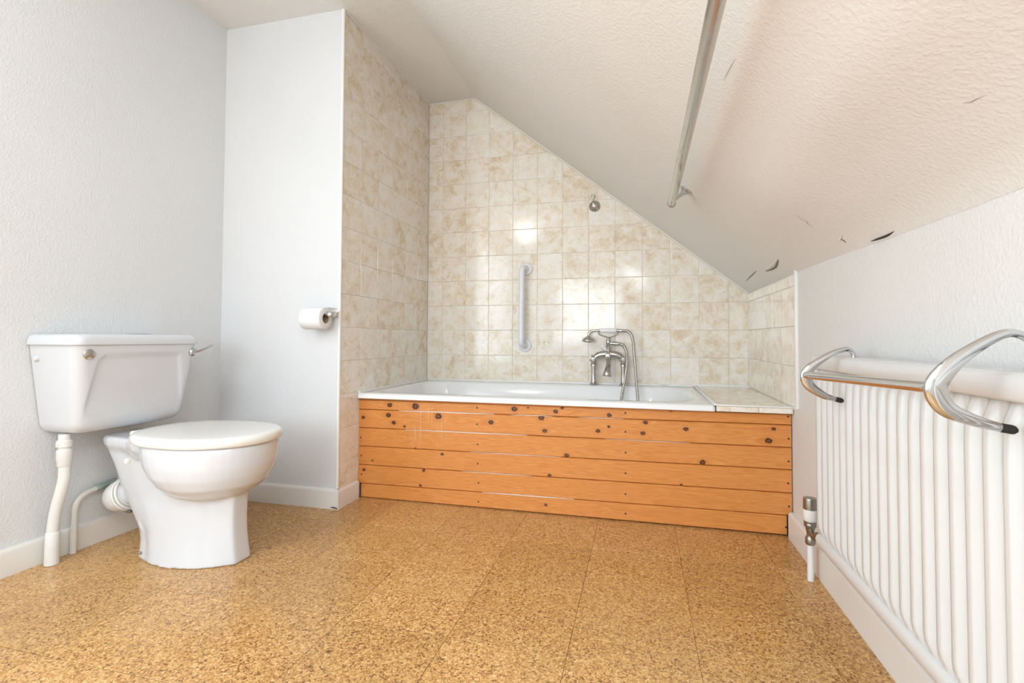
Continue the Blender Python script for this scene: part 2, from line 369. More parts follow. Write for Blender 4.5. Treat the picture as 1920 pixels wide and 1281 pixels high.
# sloping ceiling: a slightly bulging plastered skin that rounds into the right wall
def bump2(x, y, cx, cy, sx, sy): return math.exp(-((x - cx) / sx) ** 2 - ((y - cy) / sy) ** 2)
def sag(x, y):
    e = min(1, max(0, (2.45 - y) / .5))
    b = .020 * bump2(x, y, .34, .85, .10, .5) + .014 * bump2(x, y, .40, 1.45, .09, .22) - .004 * bump2(x, y, .20, 1.3, .10, .4)
    b += .004 * math.sin(5.1 * x + 1.3 * y) * math.sin(2.3 * y + .6)
    return b * e
nrm = Vector((-SL, 0, -1)).normalized()
NXs, NYs = 60, 90
verts = []; faces = []
Rf = .018
def slope_pt(u, y):
    x = XK + (XR - XK) * u
    p = Vector((x, y, slope_z(x)))
    edge = min(1, (1 - u) * 7) * min(1, u * 12)
    return p + nrm * sag(x, y) * edge
ys = [YF - .02 + (YB + .03 - YF) * j / NYs for j in range(NYs + 1)]
for j, y in enumerate(ys):
    q_ = min(1, max(0.0, (1.97 - y) / 1.1)); r = Rf * q_ * q_ * (3 - 2 * q_)           # rounded junction only in front of the tiling
    row = []
    for i in range(NXs + 1):
        row.append(slope_pt(i / NXs, y))
    if r > 1e-4:                                          # pull the last points on to a fillet curve
        a = Vector((XR, y, ZE - r)); b = Vector((XR, y, ZE)); c_ = Vector((XR, y, ZE)) + Vector((-1, 0, SL)).normalized() * r * 1.6
        k0 = next(i for i in range(NXs + 1) if row[i].x > c_.x)
        st = row[k0 - 1]
        m = NXs - k0 + 1
        for i in range(k0, NXs + 1):
            t = (i - k0 + 1) / m
            row[i] = st * (1 - t) ** 2 + b * 2 * t * (1 - t) + a * t * t
            row[i].x -= .0008
    verts += row
nx = NXs + 1
x0s, x1s, y0s, y1s = SKY
for j in range(NYs):
    for i in range(NXs):
        vx = sum(verts[k].x for k in (j * nx + i, j * nx + i + 1)) / 2; vy = (ys[j] + ys[j + 1]) / 2
        if x0s < vx < x1s and y0s < vy < y1s: continue
        faces.append((j * nx + i, j * nx + i + 1, (j + 1) * nx + i + 1, (j + 1) * nx + i))
slope = structure(MB().add(verts, faces).build('ceiling_slope', 'ceiling', angle=80))
# roof window frame in the slope, behind the camera
mb = MB()
ax = Vector((1, 0, -SL)).normalized(); ns = -nrm
def slab(xa, xb, ya, yb, d0, d1, mbx):
    P = []
    for d in (d0, d1):
        for (x, y) in ((xa, ya), (xb, ya), (xb, yb), (xa, yb)): P.append(Vector((x, y, slope_z(x))) + ns * d)
    mbx.add(P, [(0, 1, 2, 3), (4, 5, 6, 7), (0, 1, 5, 4), (1, 2, 6, 5), (2, 3, 7, 6), (3, 0, 4, 7)])
slab(x0s - .06, x0s + .03, y0s - .06, y1s + .06, -.008, .08, mb); slab(x1s - .03, x1s + .06, y0s - .06, y1s + .06, -.008, .08, mb)
slab(x0s, x1s, y0s - .06, y0s + .03, -.008, .08, mb); slab(x0s, x1s, y1s - .03, y1s + .06, -.008, .08, mb)
rw = structure(mb.build('window_2', 'gloss_white', smooth=False))
mb = MB(); slab(x0s, x1s, y0s, y1s, .05, .06, mb); mb.build('pane', 'frosted', rw, smooth=False)

# ------------------------------------------------------------------ cork floor tiles
FX, FY, FT = -0.1731, 1.7775, 0.3048
tile_meshes = {}
def cork_mesh(wx, wy):
    key = (round(wx, 4), round(wy, 4))
    if key not in tile_meshes:
        b = MB(); c1 = .0009
        b.loft([rr for rr in ([(-wx / 2, -wy / 2, -.0035), (wx / 2, -wy / 2, -.0035), (wx / 2, wy / 2, -.0035), (-wx / 2, wy / 2, -.0035)],
                              [(-wx / 2, -wy / 2, -.0008), (wx / 2, -wy / 2, -.0008), (wx / 2, wy / 2, -.0008), (-wx / 2, wy / 2, -.0008)],
                              [(-wx / 2 + c1, -wy / 2 + c1, 0), (wx / 2 - c1, -wy / 2 + c1, 0), (wx / 2 - c1, wy / 2 - c1, 0), (-wx / 2 + c1, wy / 2 - c1, 0)])])
        o = b.build('cork_tile', 'cork', smooth=False); tile_meshes[key] = o.data; bpy.data.objects.remove(o)
    return tile_meshes[key]
for i in range(-7, 4):
    for j in range(-12, 2):
        xa, xb = FX + i * FT, FX + (i + 1) * FT; ya, yb = FY + j * FT, FY + (j + 1) * FT
        xa, xb = max(xa, XL), min(xb, XR); ya, yb = max(ya, YF), yb
        yb = min(yb, YP + .03 if xb > XS else YS)
        if xb <= XS and yb > YS: yb = YS
        if xb - xa < .02 or yb - ya < .02: continue
        parts = [(xa, xb, ya, yb)]
        if xa < XS < xb and yb > YS:
            parts = [(xa, XS, ya, YS), (XS, xb, ya, yb)] if ya < YS else [(XS, xb, ya, yb)]
        for (a, b_, c_, d) in parts:
            if b_ - a < .01 or d - c_ < .01: continue
            o = bpy.data.objects.new('cork_tile', cork_mesh(b_ - a - .0008, d - c_ - .0018)); COL.objects.link(o)
            o.location = ((a + b_) / 2, (c_ + d) / 2, random.uniform(-.0003, 0.0)); o.parent = floor

# ------------------------------------------------------------------ wall tiles
def clip(poly, a, b, c_):        # keep a*x+b*y<=c
    out = []
    for i in range(len(poly)):
        p, q = poly[i], poly[(i + 1) % len(poly)]
        dp, dq = a * p[0] + b * p[1] - c_, a * q[0] + b * q[1] - c_
        if dp <= 0: out.append(p)
        if dp * dq < 0:
            t = dp / (dp - dq); out.append((p[0] + (q[0] - p[0]) * t, p[1] + (q[1] - p[1]) * t))
    return out
def tile_mesh(poly, key):
    """poly in local (u,v) about 0; glazed face towards +w"""
    if key in tile_meshes: return tile_meshes[key]
    def inset(pl, d):
        cx = sum(p[0] for p in pl) / len(pl); cy = sum(p[1] for p in pl) / len(pl)
        R = max(.01, min(math.hypot(p[0] - cx, p[1] - cy) for p in pl)); k = 1 - d * 1.3 / R
        return [(cx + (p[0] - cx) * k, cy + (p[1] - cy) * k) for p in pl]
    p1 = inset(poly, .0007); p2 = inset(poly, .0022)
    b = MB().loft([[(u, v, 0) for u, v in poly], [(u, v, .0042) for u, v in poly], [(u, v, .0054) for u, v in p1], [(u, v, .006) for u, v in p2]])
    o = b.build('tile', 'tile', smooth=False); tile_meshes[key] = o.data; bpy.data.objects.remove(o)
    return tile_meshes[key]
GAP = .0016
def lay(wall, frame, us, vs, clips=(), tilt=.004, special=None):
    """frame(u,v) -> world origin; returns matrix columns"""
    org, U, V, W = frame
    for i in range(len(us) - 1):
        for j in range(len(vs) - 1):
            a, b, c_, d = us[i] + GAP / 2, us[i + 1] - GAP / 2, vs[j] + GAP / 2, vs[j + 1] - GAP / 2
            if b - a < .008 or d - c_ < .008: continue
            poly = [(a, c_), (b, c_), (b, d), (a, d)]
            for cl in clips:
                poly = clip(poly, *cl)
                if len(poly) < 3: break
            if len(poly) < 3: continue
            cu, cv = (a + b) / 2, (c_ + d) / 2
            loc = [(round(u - cu, 5), round(v - cv, 5)) for u, v in poly]
            ar = abs(sum(loc[k][0] * loc[(k + 1) % len(loc)][1] - loc[(k + 1) % len(loc)][0] * loc[k][1] for k in range(len(loc)))) / 2
            if ar < 1e-4: continue
            o = bpy.data.objects.new('tile', tile_mesh(loc, ('t', tuple(loc)))); COL.objects.link(o)
            R = Matrix((U, V, W)).transposed()
            ta, tb = (random.gauss(0, tilt), random.gauss(0, tilt))
            if special and (i, j) in special: ta, tb = special[(i, j)]
            tl = Matrix.Rotation(ta, 3, 'X') @ Matrix.Rotation(tb, 3, 'Y')
            mt = (R @ tl).to_4x4(); mt.translation = Vector(org) + U * cu + V * cv + W * random.uniform(-.0004, .0003)
            o.matrix_world = mt; o.parent = wall
V3 = Vector
rows = [.5017 + T * k for k in range(0, 13)]
WXK = -.4477
cols = [XS] + [WXK + T * k for k in range(-5, 7)] + [XR]
lay(wall_back, (V3((0, YB + .006, 0)), V3((1, 0, 0)), V3((0, 0, 1)), V3((0, -1, 0))), cols, rows,
    clips=[(SL, 1, ZE + XR * SL - .010), (0, 1, ZC - .006)], special={(8, 3): (-.004, 0), (8, 4): (-.004, 0), (9, 3): (-.004, 0), (8, 5): (-.004, 0), (9, 4): (-.004, 0)})
# alcove side of the boxed-in corner (faces right)
ycols = [YS + .012, 2.068, 2.220, 2.373, 2.525, 2.677, YB - .001]
zrows = [.0417 + T * k for k in range(0, 16)]
lay(wall_stub, (V3((XS - .006, 0, 0)), V3((0, 1, 0)), V3((0, 0, 1)), V3((1, 0, 0))), ycols, zrows, clips=[(0, 1, ZC - .006)])
grb = MB().box(XS - .0075, XS - .0022, YS + .004, YB, .0, ZC).build('grout_bed', 'grout', wall_stub, smooth=False)
# low tiled end on the right wall
yr = [2.0, 2.152, 2.305, 2.457, 2.61, 2.762, YB - .001]
lay(wall_right, (V3((XR - .001, 0, 0)), V3((0, -1, 0)), V3((0, 0, 1)), V3((-1, 0, 0))), [-y for y in reversed(yr)], [.5017, .654, .8065, .959, 1.0], tilt=.003)
MB().box(XR - .0046, XR + .001, 1.996, YB, .49, 1.003).build('grout_bed', 'grout', wall_right, smooth=False)

# edge trims, sealant and beads
def trim(n, mb, m='white_trim', bevel=0.0): return structure(mb.build('trim_%d' % n, m, bevel=bevel))
trim(1, MB().box(XR - .010, XR + .001, 1.982, 1.998, .498, 1.022), bevel=.003)
trim(2, MB().lathe([(.0075, 0), (.0075, ZC - .088)], (XS - .003, YS + .003, .088), n=16))
tr3 = MB(); off = .0
tr3.tube([(XS + .002, YB, ZC - .002), (XK, YB, ZC - .002), (XR, YB, ZE - .001)], .0055, 8)
trim(3, tr3, 'ceiling')
trim(4, MB().tube([(XS + .001, YS, ZC - .002), (XS + .001, YB, ZC - .002)], .005, 8), 'ceiling')
trim(5, MB().tube([(XS + .004, YB, .497), (.29, YB, .497), (.295, YB, .502), (XR, YB, .502)], .0085, 10))
# old sealant line with a dark gap by the taps
trim(6, MB().tube([(.02, YB - .0055, .5005), (.12, YB - .006, .4995), (.28, YB - .0055, .4990)], [.0008, .0022, .0012], 6), 'dark')
trim(7, MB().tube([(XR - .001, 2.0, .504), (XR - .001, YB, .504)], .004, 8))
MB().tube([(XS + .003, 2.06, .497), (XS + .003, YB, .497)], .0075, 10).build('trim_8', 'white_trim')['kind'] = 'structure'

# skirting boards: rounded top edge, one board per wall
def skirt(name, p0, p1, nrm_, h, th, ext=(0, 0)):
    p0, p1, n_ = Vector(p0), Vector(p1), Vector(nrm_)
    prof = [(0, 0), (th, 0), (th, h - .012), (th - .002, h - .005), (th - .006, h - .001), (th - .010, h), (0, h)]
    r0 = [p0 + n_ * (a + 0) + (p0 - p1).normalized() * a * ext[0] + Vector((0, 0, z)) for a, z in prof]
    r1 = [p1 + n_ * a + (p1 - p0).normalized() * a * ext[1] + Vector((0, 0, z)) for a, z in prof]
    return structure(MB().loft([r0, r1]).build(name, 'gloss_white', angle=50))
skirt('baseboard_left', (XL, YF, 0), (XL, YS, 0), (1, 0, 0), .086, .015)
skirt('baseboard_back_left', (XL + .015, YS, 0), (XS, YS, 0), (0, -1, 0), .086, .015, (0, 1))
skirt('baseboard_alcove', (XS, YS, 0), (XS, 2.052, 0), (1, 0, 0), .083, .015, (1, 0))
skirt('baseboard_right', (XR, YF, 0), (XR, 2.052, 0), (-1, 0, 0), .098, .022)
# scuffed chip on the outer corner
MB().tube([(XS + .012, YS - .0158, .006), (XS - .01, YS - .0158, .009), (XS - .022, YS - .0156, .008)], [.0022, .003, .001], 6).build('chipped_paint', 'dark', bpy.data.objects['baseboard_back_left'])
# screw holes in the tiling
for px_ in (-.5565, -.5325):
    MB().lathe([(.0028, 0), (.0028, .0008)], (px_, YB - .0006, .7345), (0, -1, 0), 10).build('screw_hole', 'dark', wall_back)

# ------------------------------------------------------------------ bath
BX0, BX1, BY0, BY1, BZ = XS + .002, .287, 2.042, 2.819, .4945
bath = empty('bathtub', ((BX0 + BX1) / 2, (BY0 + BY1) / 2, 0), 'white enamelled bathtub set in the tiled alcove above the pine panel', 'bathtub')
def bring(ix0, ix1, iy0, iy1, r, z): return rrect(BX0 + ix0, BX1 - ix1, BY0 + iy0, BY1 - iy1, r, z, 12)
mb = MB()
R4 = lambda a, b: (a, a, b, b)
rings = [bring(.004, .004, .006, .004, .012, .470), bring(0, 0, .0, 0, .012, .472), bring(0, 0, 0, 0, .014, .486), bring(.002, .002, .003, .001, .014, .491), bring(.006, .006, .008, .003, .016, BZ),
         bring(.042, .05, .072, .066, R4(.20, .12), BZ), bring(.050, .058, .080, .073, R4(.20, .12), BZ - .003), bring(.056, .064, .086, .080, R4(.20, .12), BZ - .012),
         bring(.075, .085, .098, .092, R4(.21, .13), .38), bring(.12, .15, .115, .11, R4(.21, .13), .24), bring(.17, .23, .135, .13, R4(.21, .13), .165), bring(.23, .31, .17, .165, R4(.18, .13), .145)]
mb.loft(rings, False, True)
mb.build('tub', 'enamel', bath, angle=60)
MB().lathe([(.028, 0), (.028, .002), (.022, .004), (.0, .004)], (-.12, 2.44, .145)).build('waste_outlet', 'chrome', bath)

# ------------------------------------------------------------------ pine bath panel
panel = empty('pine_bath_surround', ((XS + XR) / 2, YP, 0), 'orange pine bath surround of six knotty horizontal boards', 'surround')
zl = [.462, .415, .328, .241, .153, .065, .001]
zr = [.468, .426, .339, .254, .165, .079, .004]
for k in range(6):
    a = .0010; xl, xr = XS + .001, XR - .004
    if k == 5: xl, xr = XS + .016, XR - .023
    kn = [q for q in KNOTS if (zl[k + 1] + zr[k + 1]) / 2 - .004 <= q[1] + ((zl[k] - zr[k]) * (0)) < (zl[k] + zr[k]) / 2 + .004]
    wm = wood_material('pine_board_%d' % k, k + 1, 0, 0, kn)
    prof = [(.014, 0), (.003, 0), (0, .003), (0, -.003), (.0035, 1), (.014, 1)]
    def ring(x, zb, ztp):
        out = []
        zb += a; ztp -= a
        for y, z in ((.016, zb), (.0038, zb), (.0, zb + .0032), (.0, ztp - .0032), (.0038, ztp), (.016, ztp)):
            out.append((x, YP - .004 + y, z))
        return out
    rl = [ring(xl + (xr - xl) * i / 6, zl[k + 1] + (zr[k + 1] - zl[k + 1]) * i / 6, zl[k] + (zr[k] - zl[k]) * i / 6) for i in range(7)]
    pl = MB().loft(rl).build('plank', wm, panel, smooth=False)
    for (nx_, nz_) in NAILS:
        f = (nx_ - XS) / (XR - XS)
        if zl[k + 1] + (zr[k + 1] - zl[k + 1]) * f < nz_ <= zl[k] + (zr[k] - zl[k]) * f:
            MB().lathe([(.0038, 0), (.0038, .0006), (.0022, .0009)], (nx_, YP - .004, nz_), (0, -1, 0), 10).build('screw', 'screw', pl)
for (k, fa, fb, rr) in ((1, .11, .36, .0022), (1, .40, .50, .0013), (2, .13, .44, .0020), (3, .30, .52, .0012), (4, .28, .45, .0013), (5, .33, .55, .0020), (1, .56, .66, .0011), (2, .62, .80, .0010)):
    P = []
    for i in range(9):
        f = fa + (fb - fa) * i / 8; x = XS + (XR - XS) * f; P.append((x, YP - .0012, zl[k] + (zr[k] - zl[k]) * f + random.uniform(-.0004, .0004)))
    MB().tube(P, [rr * (.45 + .55 * math.sin(math.pi * i / 8)) for i in range(9)], 6).build('filler_strip', 'white_trim', panel)
MB().box(XS + .002, XR - .004, YP + .0125, YP + .02, 0.0, .468).build('backing_board', 'dark', panel, smooth=False)
MB().tube([(XS + .003, YP - .002, .4655), (.287, YP - .002, .4665)], .0032, 6).build('top_batten', wood_material('pine_batten', 9, 0, 0, []), panel)

# ------------------------------------------------------------------ tiled ledge beside the bath
ledge = empty('tiled_ledge', ((.29 + XR) / 2, 2.43, .47), 'low cream tiled ledge between bath end and right wall', 'ledge')
LZ = .5
MB().box(.2905, XR - .002, 2.046, YB - .002, .472, LZ - .006).build('ledge_bed', 'grout', ledge, smooth=False)
lay(ledge, (V3((0, 0, LZ - .006)), V3((1, 0, 0)), V3((0, 1, 0)), V3((0, 0, 1))), [.298, .298 + T, XR - .003], [2.05 + T * k for k in range(5)] + [YB - .004], tilt=.001)
lay(ledge, (V3((0, 2.046, 0)), V3((1, 0, 0)), V3((0, 0, 1)), V3((0, -1, 0))), [.291, .291 + T, XR - .003], [.472, LZ - .006], tilt=.001)
MB().box(.2895, XR - .002, 2.037, 2.048, LZ - .006, LZ + .0005).build('front_trim', 'white_trim', ledge, bevel=.002)
MB().box(.2805, .297, 2.044, YB - .004, LZ - .006, LZ + .0012).build('side_sealant', 'white_trim', ledge, bevel=.002)
for o in list(COL.objects):
    if o.parent is ledge and o.name.startswith('tile'): o.matrix_parent_inverse = world_of(ledge).inverted()

# ------------------------------------------------------------------ bath mixer tap
TY = 2.772
tap = empty('bath_mixer_tap', (-.178, TY, BZ), 'old chrome bath shower mixer on two pillars at the rear rim', 'tap')
CHR = 'old_chrome'
def pillar(x):
    return MB().lathe([(.025, 0), (.025, .003), (.021, .007), (.0165, .014), (.0145, .024), (.0135, .04), (.0125, .07), (.0135, .098), (.0135, .105), (.0175, .108), (.0175, .117), (.0145, .121), (.016, .128), (.0155, .148)], (x, TY, BZ), n=20).build('pillar', CHR, tap)
for x in (-.261, -.095): pillar(x)
arch = smoothpath([(-.261, TY, .635), (-.250, TY, .652), (-.222, TY, .666), (-.178, TY, .670), (-.134, TY, .666), (-.106, TY, .652), (-.095, TY, .635)], 6)
body = MB().tube(arch, [.0135 + .007 * math.sin(math.pi * i / (len(arch) - 1)) for i in range(len(arch))], 16)
body.lathe([(.0, .04), (.008, .038), (.015, .03), (.018, .015), (.018, -.015), (.0, -.02)], (-.178, TY, .660), (0, -1, 0), 20, False)
body.lathe([(.017, 0), (.014, -.014), (.0105, -.024), (.0105, -.030)], (-.178, TY, .652), n=18)
body.build('mixer_body', CHR, tap)
MB().lathe([(.0165, 0), (.0165, .006), (.012, .011), (.0, .013)], (-.178, TY - .038, .660), (0, -1, 0), 20, False).build('diverter_knob', CHR, tap)
sp = smoothpath([(-.178, TY - .002, .622), (-.178, TY - .01, .606), (-.180, TY - .024, .588), (-.182, TY - .034, .568), (-.184, TY - .036, .548)], 5)
MB().tube(sp, [.0115, .0115, .012, .0125, .013, .013, .0135, .014, .0145, .015, .0155, .016, .017, .018, .019, .020, .0205, .021, .0215, .0225, .027][:len(sp)], 18).build('spout', CHR, tap)
for sx, xx in ((-1, -.261), (1, -.095)):
    hd = MB().lathe([(.011, 0), (.0135, .006), (.0135, .016), (.009, .022)], (xx, TY - .008, .643), (0, -1, 0), 16).build('tap_head', CHR, tap)
    cr = MB()
    for a0 in (20, 110, 200, 290):
        d = Vector((math.cos(math.radians(a0)), 0, math.sin(math.radians(a0))))
        o_ = Vector((xx, TY - .024, .643))
        cr.tube([o_, o_ + d * .012, o_ + d * .02, o_ + d * .023], [.0045, .0038, .0055, .002], 8)
    cr.lathe([(.007, -.004), (.008, .004), (.005, .008), (0, .009)], (xx, TY - .024, .643), (0, -1, 0), 14, False)
    cr.build('cross_handle', CHR, hd)
# white porcelain diverter lever pointing back-left
MB().tube([(-.184, TY, .690), (-.196, TY, .700), (-.206, TY, .712), (-.213, TY, .722)], [.006, .010, .0155, .009], 12).build('diverter_lever', 'ceramic_white', tap)
riser = MB().lathe([(.0155, 0), (.0155, .006), (.0115, .01), (.0115, .050), (.0135, .054), (.0135, .072), (.0105, .076), (.010, .083), (.0135, .088)], (-.178, TY, .676), n=18)
riser.lathe([(.0095, 0), (.0095, .018), (.0115, .02), (.0115, .034), (.0095, .036), (.0095, .046)], (-.17, TY, .732), (1, 0, -.08), 14)
riser.build('riser', CHR, tap)
crd = MB().tube(smoothpath([(-.234, TY - .012, .798), (-.231, TY - .012, .786), (-.214, TY - .008, .775), (-.190, TY, .768), (-.178, TY, .764), (-.166, TY, .768), (-.142, TY - .008, .775), (-.125, TY - .012, .786), (-.122, TY - .012, .798)], 4), .0035, 8)
crd.build('handset_cradle', CHR, tap)

# hand shower with hose
HZ = .803
hs = empty('hand_shower', (-.178, TY - .012, HZ), 'telephone style hand shower with white grip resting on the tap cradle', 'shower')
MB().tube([(-.222, TY - .012, HZ), (-.216, TY - .012, HZ), (-.19, TY - .012, HZ), (-.16, TY - .012, HZ - .0003), (-.138, TY - .012, HZ), (-.132, TY - .012, HZ)], [.0105, .0125, .0135, .0135, .0125, .0105], 18).build('grip', 'ceramic_white', hs)
nk = MB().tube(smoothpath([(-.222, TY - .012, HZ), (-.245, TY - .012, HZ + .001), (-.270, TY - .013, HZ - .004), (-.285, TY - .015, HZ - .018), (-.289, TY - .017, HZ - .034)], 6), .0075, 12)
nk.lathe([(.0105, 0), (.0105, .004), (.008, .007)], (-.222, TY - .012, HZ), (-1, 0, 0), 14)
nk.build('neck', CHR, hs)
hdp = [(.0085, 0), (.014, .006), (.027, .014), (.033, .022), (.035, .028), (.035, .033), (.030, .0335), (.0285, .031), (.0, .030)]
MB().lathe(hdp, (-.2885, TY - .016, HZ - .030), (-.04, -.16, -1), 26, False).build('shower_head', CHR, hs)
MB().lathe([(.0085, 0), (.011, .004), (.011, .009), (.0075, .012), (.0095, .016), (.0095, .036), (.008, .040)], (-.132, TY - .012, HZ), (1, 0, -.03), 16).build('hose_ferrule', CHR, hs)
hp = smoothpath([(-.094, TY - .012, HZ - .001), (-.072, TY - .012, HZ - .004), (-.052, TY - .015, HZ - .022), (-.040, TY - .025, .735), (-.034, TY - .045, .66), (-.026, TY - .066, .56), (-.019, TY - .083, .47), (-.013, TY - .10, .36), (-.016, TY - .12, .235), (-.05, TY - .13, .185), (-.10, TY - .12, .235), (-.112, TY - .10, .36), (-.100, TY - .083, .45), (-.086, TY - .062, .53), (-.076, TY - .04, .61), (-.075, TY - .022, .67), (-.088, TY - .010, .712), (-.106, TY - .003, .727), (-.126, TY, .7285)], 40)
MB().tube(hp, [.0086 if (i // 2) % 2 else .0074 for i in range(len(hp))], 10).build('hose', CHR, hs)

# ------------------------------------------------------------------ grab rail, wall outlet
gr = empty('grab_rail', (-.678, YB, .715), 'white plastic grab rail fixed upright on the tiled wall', 'grab rail')
GYo = YB - .062
MB().tube(smoothpath([(-.668, YB - .012, 1.174), (-.670, YB - .035, 1.178), (-.676, GYo, 1.168), (-.679, GYo - .002, 1.145), (-.680, GYo, 1.10), (-.682, GYo, .95), (-.683, GYo, .80), (-.684, GYo - .002, .755), (-.682, GYo + .002, .728), (-.676, YB - .035, .716), (-.674, YB - .012, .716)], 6), .0165, 18).build('bar', 'grab', gr)
for z, x in ((1.174, -.668), (.716, -.674)):
    MB().lathe([(.039, 0), (.039, .006), (.036, .010), (.022, .013), (.018, .02)], (x, YB + .0005, z), (0, -1, 0), 28).build('flange', 'grab', gr)
for z0_, z1_ in ((1.118, 1.15), (.752, .775)):
    MB().lathe([(.0172, 0), (.0178, .003), (.0178, z1_ - z0_ - .003), (.0172, z1_ - z0_)], (-.681, GYo - .001, z0_), (0, 0, 1), 18).build('sleeve', 'grab', gr)
so = empty('shower_outlet', (-.259, YB, 1.53), 'round chrome wall rose with a small wire hook high on the tiles', 'wall rose')
MB().lathe([(.0335, 0), (.0335, .003), (.030, .008), (.022, .015), (.0145, .020), (.0145, .024), (.010, .030), (.0, .031)], (-.259, YB + .0005, 1.53), (0, -1, 0), 28, False).build('dome_plate', CHR, so)
MB().lathe([(.008, 0), (.0085, .004), (.005, .009), (.0, .010)], (-.262, YB - .028, 1.536), (0, -1, 0), 16, False).build('boss', CHR, so)
MB().tube(smoothpath([(-.264, YB - .03, 1.545), (-.265, YB - .03, 1.558), (-.258, YB - .03, 1.570), (-.255, YB - .029, 1.580), (-.259, YB - .028, 1.590), (-.268, YB - .027, 1.594), (-.277, YB - .026, 1.589), (-.279, YB - .025, 1.578)], 5), .0024, 8).build('wire_hook', 'dark_steel', so)

# ------------------------------------------------------------------ curtain rail under the slope
cr = empty('curtain_rail', (.113, 1.2, 1.268), 'long pitted chrome shower curtain rail hung below the sloping ceiling', 'curtain rail')
MB().tube([(.1145, 1.893, 1.2665), (.1145, 1.6, 1.2665), (.112, .2, 1.2675), (.11, -.55, 1.268)], .0138, 20).build('rail', 'rail_chrome', cr)
MB().lathe([(.0138, -.012), (.0158, -.010), (.0158, .002), (.0135, .005), (.0, .006)], (.1145, 1.893, 1.2665), (0, 1, 0), 20, False).build('end_cap', 'rail_chrome', cr)
for yb, xe in ((1.86, .168), (-.35, .165)):
    b0 = Vector((.118, yb, 1.268)); b1 = Vector((xe, yb + (.055 if yb > 0 else 0), 1.0)); b1.z = slope_z(xe) - .004
    d = (b1 - b0); L = d.length
    bb = MB().tube([b0, b0 + d * .3, b0 + d * .6, b0 + d * .8, b0 + d * .92], [.0058, .0062, .0075, .011, .016], 14)
    bk_ = bb.build('bracket', 'chrome', cr)
    MB().lathe([(.017, -.010), (.0245, -.004), (.0245, .003)], b1, -nrm, 20).build('flange', 'chrome', bk_)

# ------------------------------------------------------------------ torn and cracked paper on the slope
def on_slope(x, y, d=.0): return Vector((x, y, slope_z(x))) + nrm * (sag(x, y) * min(1, (XR - x) / (XR - XK) * 7) + d)
def crack(pts, wid, m='crack'):
    P = []; n_ = len(pts)
    L = []; Rr = []
    for i, (x, y) in enumerate(pts):
        a = Vector(pts[max(i - 1, 0)]); b = Vector(pts[min(i + 1, n_ - 1)]); t = (b - a).normalized(); q = Vector((-t.y, t.x))
        wv = wid * (math.sin(math.pi * (i + .25) / (n_ - .5)) ** .6)
        L.append(on_slope(x + q.x * wv, y + q.y * wv, .0012)); Rr.append(on_slope(x - q.x * wv, y - q.y * wv, .0012))
    fs = [(i, i + 1, n_ + i + 1, n_ + i) for i in range(n_ - 1)]
    MB().add(L + Rr, fs).build('paper_crack', m, slope)
crack([(.503, 1.985), (.512, 2.035), (.520, 2.09), (.521, 2.15), (.517, 2.23)], .0035)
crack([(.499, 2.32), (.503, 2.40), (.506, 2.47), (.512, 2.60)], .0018)
crack([(.430, 1.50), (.437, 1.495), (.448, 1.505), (.457, 1.50), (.466, 1.515), (.479, 1.520)], .0008)
crack([(.184, 1.016), (.181, 1.045), (.178, 1.08), (.176, 1.11)], .0004)
crack([(.452, .815), (.456, .806), (.457, .795), (.459, .785)], .0004)
crack([(.532, 1.49), (.540, 1.485), (.551, 1.49)], .0028)
# lifting flaps
def flap(p, q, lift, wid):
    p, q = Vector(p), Vector(q); n_ = 8; A = []; B = []
    for i in range(n_ + 1):
        t = i / n_; x, y = p.lerp(q, t); b = math.sin(math.pi * t)
        A.append(on_slope(x, y, .0005)); B.append(on_slope(x + wid * b * .9, y, .0005) + nrm * lift * b)
    MB().add(A + B, [(i, i + 1, n_ + 2 + i, n_ + 1 + i) for i in range(n_)]).build('lifted_paper', 'ceiling', slope)
flap((.500, 1.98), (.511, 2.24), .0025, .006)
flap((.526, 1.46), (.531, 1.515), .002, .006)
# dark slot where the paper has come away along the top of the right wall
pp = smoothpath([(XR - .003, 1.375, ZE - .004), (XR - .004, 1.34, ZE - .005), (XR - .004, 1.30, ZE - .006), (XR - .003, 1.262, ZE - .004)], 5)
MB().tube(pp, [(.0004 + .0022 * math.sin(math.pi * min(1, (i + .6) / (len(pp)) * .95)), .006) for i in range(len(pp))], 8, flat=(0, 0, 1)).build('torn_gap', 'dark', slope)

# ------------------------------------------------------------------ toilet
YC = 1.385
wc = empty('toilet', (-1.5, YC, 0), 'white close-coupled toilet with closed lid against the left wall', 'toilet')
